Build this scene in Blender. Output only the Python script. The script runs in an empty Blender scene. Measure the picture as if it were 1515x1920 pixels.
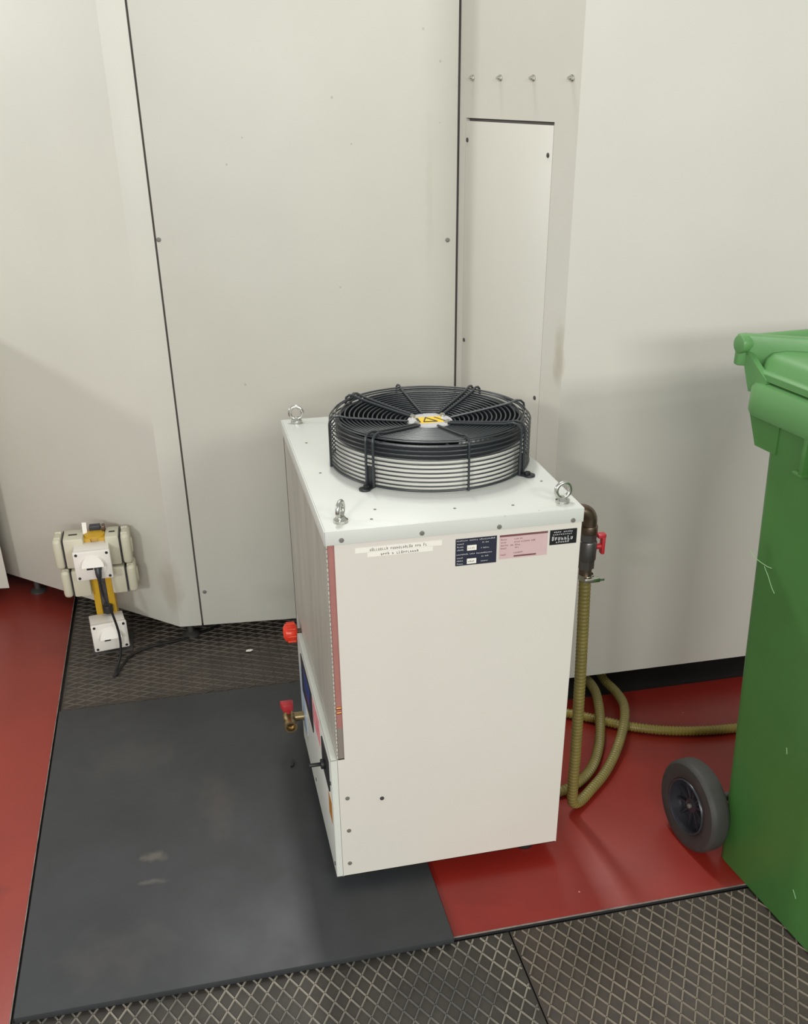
import bpy, bmesh, math, random
from mathutils import Vector, Matrix
random.seed(7)
PI = math.pi
sc = bpy.context.scene
COL = sc.collection
R = math.radians

# ------------------------------------------------------------------ camera
# world axes: X along the cooler's front, Y away from the camera along its side, Z up; origin = cooler's front left corner on the floor
cam_d = bpy.data.cameras.new('camera')
cam = bpy.data.objects.new('camera', cam_d); COL.objects.link(cam)
cam.location = (-0.206, -1.614, 1.55)
cam.rotation_euler = (R(90 - 28.85), 0, R(-13.575))
cam_d.sensor_fit = 'AUTO'; cam_d.sensor_width = 36
cam_d.lens = 1859.97 / 1920 * 36
cam_d.shift_x = -41.84 / 1920
cam_d.shift_y = 226.12 / 1920
cam_d.clip_start = 0.02
sc.camera = cam

# ------------------------------------------------------------------ world, lamps, exposure
w = bpy.data.worlds.new('hall_light'); sc.world = w; w.use_nodes = True
w.node_tree.nodes['Background'].inputs[0].default_value = (0.985, 1.0, 0.965, 1)
w.node_tree.nodes['Background'].inputs[1].default_value = 0.50

def lamp(name, loc, target, sx, sy, power, col=(0.985, 1.0, 0.95)):
    d = bpy.data.lights.new(name, 'AREA'); d.shape = 'RECTANGLE'; d.size = sx; d.size_y = sy
    d.energy = power; d.color = col
    o = bpy.data.objects.new(name, d); COL.objects.link(o); o.location = loc
    o.rotation_euler = (Vector(target) - o.location).to_track_quat('-Z', 'Y').to_euler()
    return o
lamp('ceiling_lamp_behind_machine', (0.28, 1.45, 3.6), (0.28, 1.40, 0), 0.16, 1.0, 52)
lamp('ceiling_lamp_over_aisle', (-0.6, -7.5, 2.9), (0.1, 0.8, 0.5), 2.6, 0.5, 165)
lamp('ceiling_lamp_front_left', (-3.6, -6.0, 3.3), (0.1, 0.8, 0.6), 0.9, 0.4, 138)
lamp('fill_lamp_front_right', (2.3, -5.0, 3.3), (0.9, 0.6, 0.7), 1.6, 0.5, 88)  # added fill light that lifts the right wall
lamp('ceiling_lamp_far_left', (-5.6, 2.1, 2.8), (-0.5, 1.2, 0.9), 0.2, 0.3, 72)

sc.view_settings.view_transform = 'Standard'
sc.view_settings.look = 'None'
sc.view_settings.gamma = 1.0
sc.view_settings.use_curve_mapping = False
sc.view_settings.exposure = 0.08

# ------------------------------------------------------------------ materials
def s2l(c):
    return tuple(((x / 255) / 12.92 if x / 255 <= 0.04045 else ((x / 255 + 0.055) / 1.055) ** 2.4) for x in c)
def mat(name, rgb, rough=0.5, metal=0.0, rgb2=None, scale=6.0, amt=0.5, bump=0.0, bscale=80.0, spec=0.5, coat=0.0, stretch=(1, 1, 1), lo=0.35, hi=0.7, rough2=None):
    m = bpy.data.materials.new(name); m.use_nodes = True
    nt = m.node_tree; b = nt.nodes['Principled BSDF']
    c1 = s2l(rgb) + (1,)
    b.inputs['Base Color'].default_value = c1
    b.inputs['Roughness'].default_value = rough
    b.inputs['Metallic'].default_value = metal
    b.inputs['Specular IOR Level'].default_value = spec
    b.inputs['Coat Weight'].default_value = coat
    tc = nt.nodes.new('ShaderNodeTexCoord'); mp = nt.nodes.new('ShaderNodeMapping')
    mp.inputs['Scale'].default_value = stretch
    nt.links.new(tc.outputs['Object'], mp.inputs['Vector'])
    if rgb2 is None:
        rgb2 = tuple(max(0, x - 10) for x in rgb)
    nz = nt.nodes.new('ShaderNodeTexNoise'); nz.inputs['Scale'].default_value = scale; nz.inputs['Detail'].default_value = 6
    nz.inputs['Roughness'].default_value = 0.6
    nt.links.new(mp.outputs['Vector'], nz.inputs['Vector'])
    rp = nt.nodes.new('ShaderNodeMapRange'); rp.inputs['From Min'].default_value = lo; rp.inputs['From Max'].default_value = hi
    rp.inputs['To Max'].default_value = amt
    nt.links.new(nz.outputs['Fac'], rp.inputs['Value'])
    mx = nt.nodes.new('ShaderNodeMix'); mx.data_type = 'RGBA'
    mx.inputs['A'].default_value = c1; mx.inputs['B'].default_value = s2l(rgb2) + (1,)
    nt.links.new(rp.outputs['Result'], mx.inputs['Factor'])
    nt.links.new(mx.outputs['Result'], b.inputs['Base Color'])
    if rough2 is not None:
        r2 = nt.nodes.new('ShaderNodeMapRange'); r2.inputs['From Min'].default_value = 0.3; r2.inputs['From Max'].default_value = 0.7
        r2.inputs['To Min'].default_value = rough; r2.inputs['To Max'].default_value = rough2
        nt.links.new(nz.outputs['Fac'], r2.inputs['Value']); nt.links.new(r2.outputs['Result'], b.inputs['Roughness'])
    if bump:
        n2 = nt.nodes.new('ShaderNodeTexNoise'); n2.inputs['Scale'].default_value = bscale; n2.inputs['Detail'].default_value = 3
        nt.links.new(mp.outputs['Vector'], n2.inputs['Vector'])
        bp = nt.nodes.new('ShaderNodeBump'); bp.inputs['Strength'].default_value = bump; bp.inputs['Distance'].default_value = 0.002
        nt.links.new(n2.outputs['Fac'], bp.inputs['Height']); nt.links.new(bp.outputs['Normal'], b.inputs['Normal'])
    return m
def add_specks(m, rgb, scale=90.0, thr=0.10, strength=0.8, mask_scale=5.0):
    """small fallen flecks and scuffs: their own colour, on the surface"""
    nt = m.node_tree; b = nt.nodes['Principled BSDF']
    src = b.inputs['Base Color'].links[0].from_socket
    tc = nt.nodes.new('ShaderNodeTexCoord')
    vo = nt.nodes.new('ShaderNodeTexVoronoi'); vo.inputs['Scale'].default_value = scale
    nt.links.new(tc.outputs['Object'], vo.inputs['Vector'])
    lt = nt.nodes.new('ShaderNodeMath'); lt.operation = 'LESS_THAN'; lt.inputs[1].default_value = thr
    nt.links.new(vo.outputs['Distance'], lt.inputs[0])
    sep = nt.nodes.new('ShaderNodeSeparateColor'); nt.links.new(vo.outputs['Color'], sep.inputs['Color'])
    gt = nt.nodes.new('ShaderNodeMath'); gt.operation = 'GREATER_THAN'; gt.inputs[1].default_value = 0.90
    nt.links.new(sep.outputs['Red'], gt.inputs[0])
    mu = nt.nodes.new('ShaderNodeMath'); mu.operation = 'MULTIPLY'; nt.links.new(lt.outputs[0], mu.inputs[0]); nt.links.new(gt.outputs[0], mu.inputs[1])
    m2 = nt.nodes.new('ShaderNodeMath'); m2.operation = 'MULTIPLY'; m2.inputs[1].default_value = strength; nt.links.new(mu.outputs[0], m2.inputs[0])
    mx = nt.nodes.new('ShaderNodeMix'); mx.data_type = 'RGBA'; mx.inputs['B'].default_value = s2l(rgb) + (1,)
    nt.links.new(src, mx.inputs['A']); nt.links.new(m2.outputs[0], mx.inputs['Factor'])
    nt.links.new(mx.outputs['Result'], b.inputs['Base Color'])
    return m
def add_blob(m, centre, radii, rgb, strength, nscale=9.0):
    """one stain or tinted patch with a shape of its own, in object space"""
    nt = m.node_tree; b = nt.nodes['Principled BSDF']
    src = b.inputs['Base Color'].links[0].from_socket
    tc = nt.nodes.new('ShaderNodeTexCoord')
    mp = nt.nodes.new('ShaderNodeMapping'); mp.vector_type = 'TEXTURE'
    mp.inputs['Location'].default_value = centre; mp.inputs['Scale'].default_value = radii
    nt.links.new(tc.outputs['Object'], mp.inputs['Vector'])
    ln = nt.nodes.new('ShaderNodeVectorMath'); ln.operation = 'LENGTH'; nt.links.new(mp.outputs['Vector'], ln.inputs[0])
    nz = nt.nodes.new('ShaderNodeTexNoise'); nz.inputs['Scale'].default_value = nscale; nz.inputs['Detail'].default_value = 5
    nt.links.new(tc.outputs['Object'], nz.inputs['Vector'])
    ad = nt.nodes.new('ShaderNodeMath'); ad.operation = 'MULTIPLY_ADD'; ad.inputs[1].default_value = 1.6
    nt.links.new(nz.outputs['Fac'], ad.inputs[0]); nt.links.new(ln.outputs['Value'], ad.inputs[2])
    mr = nt.nodes.new('ShaderNodeMapRange'); mr.inputs['From Min'].default_value = 1.75; mr.inputs['From Max'].default_value = 1.1
    mr.inputs['To Min'].default_value = 0; mr.inputs['To Max'].default_value = strength
    nt.links.new(ad.outputs[0], mr.inputs['Value'])
    mx = nt.nodes.new('ShaderNodeMix'); mx.data_type = 'RGBA'; mx.inputs['B'].default_value = s2l(rgb) + (1,)
    nt.links.new(src, mx.inputs['A']); nt.links.new(mr.outputs['Result'], mx.inputs['Factor'])
    nt.links.new(mx.outputs['Result'], b.inputs['Base Color'])
    return m

M = {}
M['wall'] = mat('painted_steel_wall', (211, 209, 199), 0.42, rgb2=(204, 202, 192), scale=3, amt=0.6, bump=0.03, bscale=260)
M['wall_b'] = mat('painted_steel_wall_back', (203, 201, 191), 0.42, rgb2=(195, 193, 183), scale=3, amt=0.6, bump=0.03, bscale=260)
add_specks(M['wall_b'], (150, 146, 136), 22, 0.07, 0.5)
M['wall_r'] = mat('painted_steel_wall_right', (211, 208, 199), 0.42, rgb2=(204, 201, 192), scale=3, amt=0.6, bump=0.03, bscale=260)
add_blob(M['wall'], (-0.33, 1.215, 0.20), (0.05, 0.06, 0.14), (150, 138, 112), 0.35, 12)
add_blob(M['wall_r'], (0.672, 0.66, 0.98), (0.012, 0.03, 0.10), (160, 146, 122), 0.45, 16)
add_blob(M['wall_b'], (0.47, 1.15, 1.30), (0.012, 0.05, 0.22), (190, 186, 174), 0.35, 34)
M['seam'] = mat('seam_grey', (112, 106, 104), 0.7)
M['dark_gap'] = mat('dark_gap', (38, 36, 38), 0.8)
M['screw'] = mat('dull_screw_steel', (122, 119, 114), 0.5, 0.2)
M['screw_dark'] = mat('dark_screw', (74, 72, 70), 0.5, 0.2)
M['zinc'] = mat('zinc_plate', (205, 205, 198), 0.25, 1.0, rgb2=(170, 168, 160), scale=40)
M['base_floor'] = mat('dark_floor_base', (46, 40, 38), 0.6, rgb2=(30, 27, 26), scale=8)
M['red'] = mat('red_floor_paint', (138, 36, 28), 0.33, rgb2=(122, 30, 23), scale=5, amt=0.7, bump=0.05, bscale=200)
M['red_l'] = mat('red_floor_paint_left', (148, 54, 44), 0.36, rgb2=(134, 48, 40), scale=4, amt=0.7, bump=0.05, bscale=200)
add_blob(M['red_l'], (-0.80, 0.14, 0), (0.09, 0.10, 1), (98, 42, 38), 0.8, 14)
add_blob(M['red_l'], (-0.80, -0.03, 0), (0.06, 0.05, 1), (98, 42, 38), 0.7, 18)
add_specks(M['red'], (226, 170, 160), 26, 0.06, 0.9)
M['edge'] = mat('worn_pale_edge', (150, 140, 132), 0.6, rgb2=(90, 80, 76), scale=30, amt=0.9)
M['board'] = mat('black_rubber_sheet', (56, 57, 60), 0.46, rgb2=(46, 46, 48), scale=5, amt=0.8, bump=0.04, bscale=120, rough2=0.58)
add_blob(M['board'], (-0.40, 0.20, 0), (0.035, 0.02, 1), (122, 112, 100), 0.4, 40)
add_blob(M['board'], (-0.40, 0.12, 0), (0.035, 0.012, 1), (112, 106, 98), 0.4, 40)
add_blob(M['board'], (-0.25, 0.36, 0), (0.05, 0.16, 1), (92, 80, 74), 0.22, 30)
add_blob(M['board'], (-0.46, 0.60, 0), (0.15, 0.10, 1), (84, 80, 78), 0.2, 26)
add_blob(M['board'], (-0.48, -0.08, 0), (0.14, 0.10, 1), (92, 86, 84), 0.18, 20)
add_specks(M['board'], (178, 178, 176), 17, 0.05, 0.75)
M['mat'] = mat('diamond_rubber', (70, 65, 60), 0.6, rgb2=(54, 50, 46), scale=14, amt=0.9, bump=0.12, bscale=300)
M['mat_r'] = mat('diamond_rubber_brown', (72, 63, 56), 0.6, rgb2=(54, 47, 42), scale=14, amt=0.9, bump=0.12, bscale=300)
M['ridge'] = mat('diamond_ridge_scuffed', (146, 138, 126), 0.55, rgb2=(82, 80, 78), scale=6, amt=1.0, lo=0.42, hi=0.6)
M['ridge_r'] = mat('diamond_ridge_pale', (136, 124, 110), 0.55, rgb2=(98, 90, 80), scale=6, amt=0.8)
add_blob(M['ridge'], (0.28, 0.24, 0), (0.20, 0.13, 1), (84, 83, 82), 0.9, 8)  # ridges turn dark grey around this patch
M['ridge_b'] = mat('diamond_ridge_brown', (96, 88, 80), 0.55, rgb2=(68, 62, 58), scale=8, amt=0.9)
M['white'] = mat('white_powder_coat', (214, 208, 200), 0.38, rgb2=(208, 202, 193), scale=4, amt=0.5, bump=0.03, bscale=320)
M['lid'] = mat('white_powder_coat_lid', (207, 208, 203), 0.36, rgb2=(199, 199, 195), scale=6, amt=0.5, bump=0.03, bscale=320)
add_specks(M['lid'], (160, 156, 148), 30, 0.06, 0.7)
M['panel'] = mat('control_panel_white', (212, 213, 206), 0.35)
M['pink'] = mat('coil_end_plate', (172, 118, 112), 0.4, 0.1, rgb2=(160, 106, 100), scale=8, amt=0.8)
M['coil_grey'] = mat('coil_end_grey', (150, 138, 130), 0.45, 0.3)
M['copper'] = mat('copper_tube', (214, 150, 96), 0.3, 1.0)
M['black_wire'] = mat('black_coated_wire', (44, 48, 52), 0.38, rgb2=(38, 41, 45), scale=20)
M['black'] = mat('black_plastic', (34, 35, 38), 0.45)
M['shroud'] = mat('black_fan_ring', (30, 33, 38), 0.4)
M['collar'] = mat('pale_fan_collar', (226, 224, 216), 0.45)
M['steel'] = mat('bright_steel', (196, 194, 184), 0.22, 1.0)
M['yellow_label'] = mat('yellow_warning_label', (232, 192, 38), 0.4)
M['orange'] = mat('orange_ink', (186, 120, 34), 0.4)
M['plate_grey'] = mat('grey_label_plate', (186, 184, 186), 0.4, 0.0)
M['red_plastic'] = mat('red_knob_plastic', (226, 62, 34), 0.3)
M['red_handle'] = mat('red_valve_handle', (176, 44, 52), 0.35)
M['brass'] = mat('brown_brass', (122, 104, 92), 0.35, 0.9, rgb2=(96, 78, 66), scale=40, amt=0.9)
M['brass_y'] = mat('yellow_brass', (172, 152, 112), 0.3, 0.9, rgb2=(140, 118, 84), scale=40)
M['valve_grey'] = mat('valve_body_grey', (112, 108, 108), 0.35, 0.8, rgb2=(88, 86, 86), scale=30)
M['hose'] = mat('olive_spiral_hose', (128, 116, 62), 0.4, rgb2=(108, 98, 54), scale=20, amt=0.7)
M['hose_y'] = mat('yellow_spiral_hose', (150, 134, 66), 0.35, rgb2=(128, 114, 56), scale=20, amt=0.7)
M['label_w'] = mat('paper_label', (236, 231, 222), 0.55)
M['label_n'] = mat('navy_label', (40, 42, 58), 0.4)
M['label_p'] = mat('pink_label', (206, 176, 176), 0.45, rgb2=(198, 164, 164), scale=30)
M['label_k'] = mat('black_label', (24, 24, 26), 0.4)
M['ink'] = mat('grey_ink', (106, 100, 96), 0.6)
M['ink_w'] = mat('white_ink', (206, 206, 208), 0.6)
M['ink_p'] = mat('plum_ink', (112, 70, 74), 0.6)
M['sticker_p'] = mat('pink_sticker', (214, 104, 122), 0.5, rgb2=(222, 176, 172), scale=30, amt=1.0)
M['sticker_b'] = mat('blue_display', (44, 62, 122), 0.3)
M['sticker_lb'] = mat('pale_blue_label', (166, 186, 206), 0.4)
M['sock_w'] = mat('white_socket_plastic', (234, 228, 220), 0.4)
M['sock_c'] = mat('cream_socket_plastic', (204, 199, 178), 0.45, rgb2=(194, 188, 166), scale=10)
M['yellow'] = mat('yellow_post_paint', (206, 164, 36), 0.4, rgb2=(186, 142, 30), scale=14, amt=0.9)
M['cord'] = mat('black_cord', (26, 26, 28), 0.45)
M['plug'] = mat('dark_plug', (52, 54, 58), 0.4)
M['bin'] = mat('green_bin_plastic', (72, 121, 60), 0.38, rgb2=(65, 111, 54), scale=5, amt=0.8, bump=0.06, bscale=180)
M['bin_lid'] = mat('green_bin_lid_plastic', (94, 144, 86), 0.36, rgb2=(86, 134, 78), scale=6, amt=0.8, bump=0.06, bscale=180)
M['scratch'] = mat('pale_scratch', (150, 186, 140), 0.5)
M['tyre'] = mat('grey_rubber_tyre', (64, 62, 60), 0.6, rgb2=(52, 50, 48), scale=12, amt=0.9)
M['hub'] = mat('dark_hub_plastic', (52, 52, 58), 0.3)
M['hub_in'] = mat('black_hub_inside', (22, 22, 26), 0.4)

# perforated grille: fine punched holes as colour only (far below a pixel)
def grille_mat():
    m = mat('perforated_sheet', (186, 182, 172), 0.45, rgb2=(160, 156, 146), scale=5, amt=0.9, stretch=(1, 3, 0.7))
    nt = m.node_tree; b = nt.nodes['Principled BSDF']; src = b.inputs['Base Color'].links[0].from_socket
    tc = nt.nodes.new('ShaderNodeTexCoord'); mp = nt.nodes.new('ShaderNodeMapping')
    mp.inputs['Rotation'].default_value = (R(45), 0, 0)
    nt.links.new(tc.outputs['Object'], mp.inputs['Vector'])
    sp = nt.nodes.new('ShaderNodeSeparateXYZ'); nt.links.new(mp.outputs['Vector'], sp.inputs[0])
    prod = None
    for ax in ('Y', 'Z'):
        mu = nt.nodes.new('ShaderNodeMath'); mu.operation = 'MULTIPLY'; mu.inputs[1].default_value = 2 * PI / 0.0065
        nt.links.new(sp.outputs[ax], mu.inputs[0])
        sn = nt.nodes.new('ShaderNodeMath'); sn.operation = 'SINE'; nt.links.new(mu.outputs[0], sn.inputs[0])
        if prod is None: prod = sn
        else:
            p2 = nt.nodes.new('ShaderNodeMath'); p2.operation = 'ADD'
            nt.links.new(prod.outputs[0], p2.inputs[0]); nt.links.new(sn.outputs[0], p2.inputs[1]); prod = p2
    gt = nt.nodes.new('ShaderNodeMapRange'); gt.inputs['From Min'].default_value = 0.5; gt.inputs['From Max'].default_value = 0.8
    gt.inputs['To Max'].default_value = 0.55
    nt.links.new(prod.outputs[0], gt.inputs['Value'])
    mx = nt.nodes.new('ShaderNodeMix'); mx.data_type = 'RGBA'; mx.inputs['B'].default_value = s2l((92, 88, 82)) + (1,)
    nt.links.new(src, mx.inputs['A']); nt.links.new(gt.outputs['Result'], mx.inputs['Factor'])
    nt.links.new(mx.outputs['Result'], b.inputs['Base Color'])
    return m
M['grille'] = grille_mat()

# ------------------------------------------------------------------ mesh helpers
def box(bm, c, s, bev=0.0, rot=None, seg=2):
    t = bmesh.new()
    bmesh.ops.create_cube(t, size=1.0)
    bmesh.ops.scale(t, vec=s, verts=t.verts)
    if bev > 0:
        bmesh.ops.bevel(t, geom=list(t.edges), offset=bev, segments=seg, profile=0.5, affect='EDGES')
    mtx = Matrix.Translation(c) @ (rot.to_4x4() if rot is not None else Matrix.Identity(4))
    t.transform(mtx)
    merge(bm, t)
def merge(bm, t):
    me = bpy.data.meshes.new('tmp'); t.to_mesh(me); t.free(); bm.from_mesh(me); bpy.data.meshes.remove(me)
def bx(bm, x0, x1, y0, y1, z0, z1, bev=0.0, seg=2):
    box(bm, ((x0 + x1) / 2, (y0 + y1) / 2, (z0 + z1) / 2), (abs(x1 - x0), abs(y1 - y0), abs(z1 - z0)), bev, None, seg)
def cyl(bm, p0, p1, r, seg=20, r2=None, bev=0.0):
    p0 = Vector(p0); p1 = Vector(p1); d = p1 - p0
    t = bmesh.new()
    bmesh.ops.create_cone(t, cap_ends=True, segments=seg, radius1=r, radius2=(r if r2 is None else r2), depth=d.length)
    if bev:
        es = [e for e in t.edges if len(e.link_faces) == 2 and any(len(f.verts) > 4 for f in e.link_faces)]
        bmesh.ops.bevel(t, geom=es, offset=bev, segments=2, profile=0.5, affect='EDGES')
    q = d.to_track_quat('Z', 'Y')
    t.transform(Matrix.Translation((p0 + p1) / 2) @ q.to_matrix().to_4x4())
    merge(bm, t)
def tube(bm, pts, rad, seg=10, closed=False, radf=None):
    pts = [Vector(p) for p in pts]; n = len(pts)
    rings = []; prev = None
    for i in range(n):
        a = pts[(i - 1) % n] if (closed or i > 0) else pts[i]
        b = pts[(i + 1) % n] if (closed or i < n - 1) else pts[i]
        t = (b - a).normalized()
        if prev is None:
            ref = Vector((0, 0, 1)) if abs(t.z) < 0.9 else Vector((1, 0, 0))
            nn = t.cross(ref).normalized()
        else:
            nn = (prev - t * prev.dot(t)).normalized()
        prev = nn; bb = t.cross(nn)
        r = rad if radf is None else radf(i)
        rings.append([bm.verts.new(pts[i] + r * (math.cos(2 * PI * k / seg) * nn + math.sin(2 * PI * k / seg) * bb)) for k in range(seg)])
    m = n if closed else n - 1
    for i in range(m):
        A = rings[i]; B = rings[(i + 1) % n]
        sh = 0
        if closed and i == n - 1:
            sh = min(range(seg), key=lambda s: sum((A[k].co - B[(k + s) % seg].co).length for k in range(seg)))
        for k in range(seg):
            bm.faces.new((A[k], A[(k + 1) % seg], B[(k + 1 + sh) % seg], B[(k + sh) % seg]))
    if not closed:
        bm.faces.new(list(reversed(rings[0]))); bm.faces.new(rings[-1])
def spline(pts, n=12):
    """Catmull-Rom through the points"""
    P = [Vector(p) for p in pts]; P = [2 * P[0] - P[1]] + P + [2 * P[-1] - P[-2]]
    out = []
    for i in range(1, len(P) - 2):
        a, b, c, d = P[i - 1:i + 3]
        for k in range(n):
            t = k / n
            out.append(0.5 * ((2 * b) + (c - a) * t + (2 * a - 5 * b + 4 * c - d) * t * t + (3 * b - a - 3 * c + d) * t ** 3))
    out.append(P[-2]); return out
def resample(pts, step):
    out = [pts[0].copy()]; acc = 0
    for a, b in zip(pts, pts[1:]):
        L = (b - a).length; s = step - acc
        while s <= L and L > 0:
            out.append(a.lerp(b, s / L)); s += step
        acc = (acc + L) % step
    return out
def lathe(bm, prof, axis='Z', c=(0, 0, 0), seg=40, mtx=None):
    """prof: (radius, height) pairs, open or closed by radius 0"""
    t = bmesh.new(); rings = []
    for r, h in prof:
        rings.append([t.verts.new((r * math.cos(2 * PI * k / seg), r * math.sin(2 * PI * k / seg), h)) for k in range(seg)] if r > 1e-6 else [t.verts.new((0, 0, h))])
    for A, B in zip(rings, rings[1:]):
        for k in range(seg):
            k2 = (k + 1) % seg
            if len(A) == 1 and len(B) == 1: continue
            if len(A) == 1: t.faces.new((A[0], B[k2], B[k]))
            elif len(B) == 1: t.faces.new((A[k], A[k2], B[0]))
            else: t.faces.new((A[k], A[k2], B[k2], B[k]))
    bmesh.ops.recalc_face_normals(t, faces=t.faces)
    rot = {'Z': Matrix.Identity(4), 'X': Matrix.Rotation(PI / 2, 4, 'Y'), 'Y': Matrix.Rotation(-PI / 2, 4, 'X')}[axis]
    t.transform(Matrix.Translation(c) @ (mtx if mtx is not None else rot))
    merge(bm, t)
def prism(bm, poly, z0, z1, bev=0.0):
    t = bmesh.new()
    A = [t.verts.new((x, y, z0)) for x, y in poly]; B = [t.verts.new((x, y, z1)) for x, y in poly]
    n = len(poly)
    t.faces.new(list(reversed(A))); t.faces.new(B)
    for i in range(n): t.faces.new((A[i], A[(i + 1) % n], B[(i + 1) % n], B[i]))
    bmesh.ops.recalc_face_normals(t, faces=t.faces)
    if bev: bmesh.ops.bevel(t, geom=list(t.edges), offset=bev, segments=2, profile=0.5, affect='EDGES')
    merge(bm, t)
def obj(name, bm, m, parent=None, loc=(0, 0, 0), rotz=0.0, smooth=True):
    bmesh.ops.recalc_face_normals(bm, faces=bm.faces)
    me = bpy.data.meshes.new(name); bm.to_mesh(me); bm.free()
    me.materials.append(M[m] if isinstance(m, str) else m)
    o = bpy.data.objects.new(name, me); COL.objects.link(o)
    o.location = loc; o.rotation_euler = (0, 0, rotz)
    if smooth:
        me.polygons.foreach_set('use_smooth', [True] * len(me.polygons))
        me.set_sharp_from_angle(angle=R(38))
    if parent is not None: o.parent = parent
    return o
def tag(o, label=None, cat=None, group=None, kind=None):
    if label: o['label'] = label
    if cat: o['category'] = cat
    if group: o['group'] = group
    if kind: o['kind'] = kind
    return o
def thing(name, label, cat, loc=(0, 0, 0), rotz=0.0, group=None):
    o = bpy.data.objects.new(name, None); COL.objects.link(o)
    o.location = loc; o.rotation_euler = (0, 0, rotz); o.empty_display_size = 0.1
    return tag(o, label, cat, group)
def nb(): return bmesh.new()
def dupe(o, parent, loc=None, rot=None):
    c = o.copy(); COL.objects.link(c); c.parent = parent
    if loc is not None: c.location = loc
    if rot is not None: c.rotation_euler = rot
    return c

# ------------------------------------------------------------------ the setting: machine enclosure walls
Z0, ZT = 0.07, 2.40
def V2(x, y): return Vector((x, y))
LW, F1, S1, S2, F2 = V2(-1.60, 2.42), V2(-0.314, 1.2135), V2(-0.245, 1.208), V2(0.547, 1.145), V2(0.675, 0.641)
RE = V2(3.0, 0.625)
LW = F1 + (V2(-0.876, 1.741) - F1).normalized() * 2.2
def slab_poly(pts, th):
    """offset polyline to its far side: open sheet bent at its folds"""
    out = []
    for i, p in enumerate(pts):
        ds = []
        if i > 0: ds.append((pts[i] - pts[i - 1]).normalized())
        if i < len(pts) - 1: ds.append((pts[i + 1] - pts[i]).normalized())
        ns = [V2(-d.y, d.x) for d in ds]
        n = sum(ns, V2(0, 0)).normalized(); k = 1 / max(0.4, n.dot(ns[0]))
        out.append(p + n * th * k)
    return [tuple(p) for p in pts] + [tuple(p) for p in reversed(out)]
dC = (S2 - S1).normalized(); dS = (F2 - S2).normalized()
b = nb(); prism(b, slab_poly([LW, F1, S1 - dC * 0.0025], 0.012), Z0, ZT, 0.0012)
wl = tag(obj('wall_left', b, 'wall'), kind='structure')
b = nb(); prism(b, slab_poly([S1 + dC * 0.0025, S2 - dC * 0.004], 0.012), Z0, ZT, 0.0012)
wb = tag(obj('wall_back', b, 'wall_b'), kind='structure')
def on(p, d, s, off=0.0):
    """a point s along d from p, off in front of the sheet"""
    n = V2(d.y, -d.x); q = p + d * s + n * off
    return q
# narrow side sheet with its access opening, folding into the right wall
aw0, aw1, az1, az0 = 0.034, 0.430, 1.480, 0.30
def strip_box(bm, s0, s1, z0, z1, th=0.012, front=0.0, bev=0.0):
    a = on(S2, dS, s0, front); c = on(S2, dS, s1, front); n = V2(-dS.y, dS.x)
    prism(bm, [tuple(a), tuple(c), tuple(c + n * th), tuple(a + n * th)], z0, z1, bev)
b = nb()
slen = (F2 - S2).length
strip_box(b, 0.003, aw0, Z0, ZT); strip_box(b, aw0, aw1, Z0, az0); strip_box(b, aw0, aw1, az1, ZT)
a = on(S2, dS, aw1)
prism(b, slab_poly([a, F2, RE], 0.012), Z0, ZT)
wr = tag(obj('wall_right', b, 'wall_r'), kind='structure')
b = nb(); strip_box(b, aw0 + 0.0012, aw1 - 0.0016, az0 + 0.001, az1 - 0.007, 0.01, 0.0005, 0.0008)
obj('access_panel', b, 'wall_r', wr)
b = nb(); strip_box(b, aw0 - 0.01, aw1 + 0.01, az0 - 0.01, az1 + 0.01, 0.004, -0.0125)
obj('backing_plate', b, 'seam', wr)
b = nb(); prism(b, slab_poly([S1 - dC * 0.012 + V2(0.0, 0.0125), S1 + dC * 0.012 + V2(0.0, 0.0125)], 0.003), Z0, ZT); obj('seam_strip', b, 'seam', wb)
b = nb(); prism(b, slab_poly([S2 - dC * 0.02 + V2(0.0, 0.0125), S2 + dC * 0.006 + V2(0.0, 0.0125)], 0.003), Z0, ZT); obj('seam_strip', b, 'seam', wb)
def screw_at(parent, p, d, s, z, r=0.005, m='screw', h=0.003):
    n = V2(d.y, -d.x); q = p + d * s
    b = nb(); c = Vector((q.x, q.y, z)); nn = Vector((n.x, n.y, 0))
    cyl(b, c - nn * 0.002, c + nn * h, r, 12, bev=0.0008)
    cyl(b, c + nn * (h - 0.0005), c + nn * (h + 0.0003), r * 0.45, 6)
    return obj('screw', b, m, parent)
for s, z in ((0.0085, 1.2025), (0.767, 1.1866), (0.0174, 0.186)):
    screw_at(wb, S1, dC, s, z, 0.0058)
for s, z in ((0.0655, 1.568), (0.1955, 1.567), (0.337, 1.566), (0.488, 1.565)):
    n3 = Vector((dS.y, -dS.x, 0)); q = on(S2, dS, s); c = Vector((q.x, q.y, z)); b = nb()
    cyl(b, c, c + n3 * 0.002, 0.0075, 14); cyl(b, c + n3 * 0.002, c + n3 * 0.007, 0.0058, 6); cyl(b, c + n3 * 0.007, c + n3 * 0.012, 0.003, 10)
    obj('bolt', b, 'zinc', wr)
for s, z in ((0.0445, 1.430), (0.412, 1.4125), (0.0455, 0.930), (0.410, 0.856)):
    screw_at(wr, S2, dS, s, z, 0.0055, 'screw_dark', 0.002)
# unseen dark body behind the sheets, added to block light from the rear lamp
b = nb()
n0 = V2(-(F1 - LW).normalized().y, (F1 - LW).normalized().x)
body = [tuple(LW + n0 * 0.03), tuple(F1 + V2(0.01, 0.03)), tuple(S2 + V2(0.01, 0.03)), tuple(F2 + V2(0.03, 0.03)), tuple(RE + V2(0, 0.03)), (3.0, 4.2), (-1.9, 4.2)]
prism(b, body, Z0 + 0.01, ZT - 0.005)
tag(obj('body_light_block', b, 'dark_gap'), kind='structure')
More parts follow.
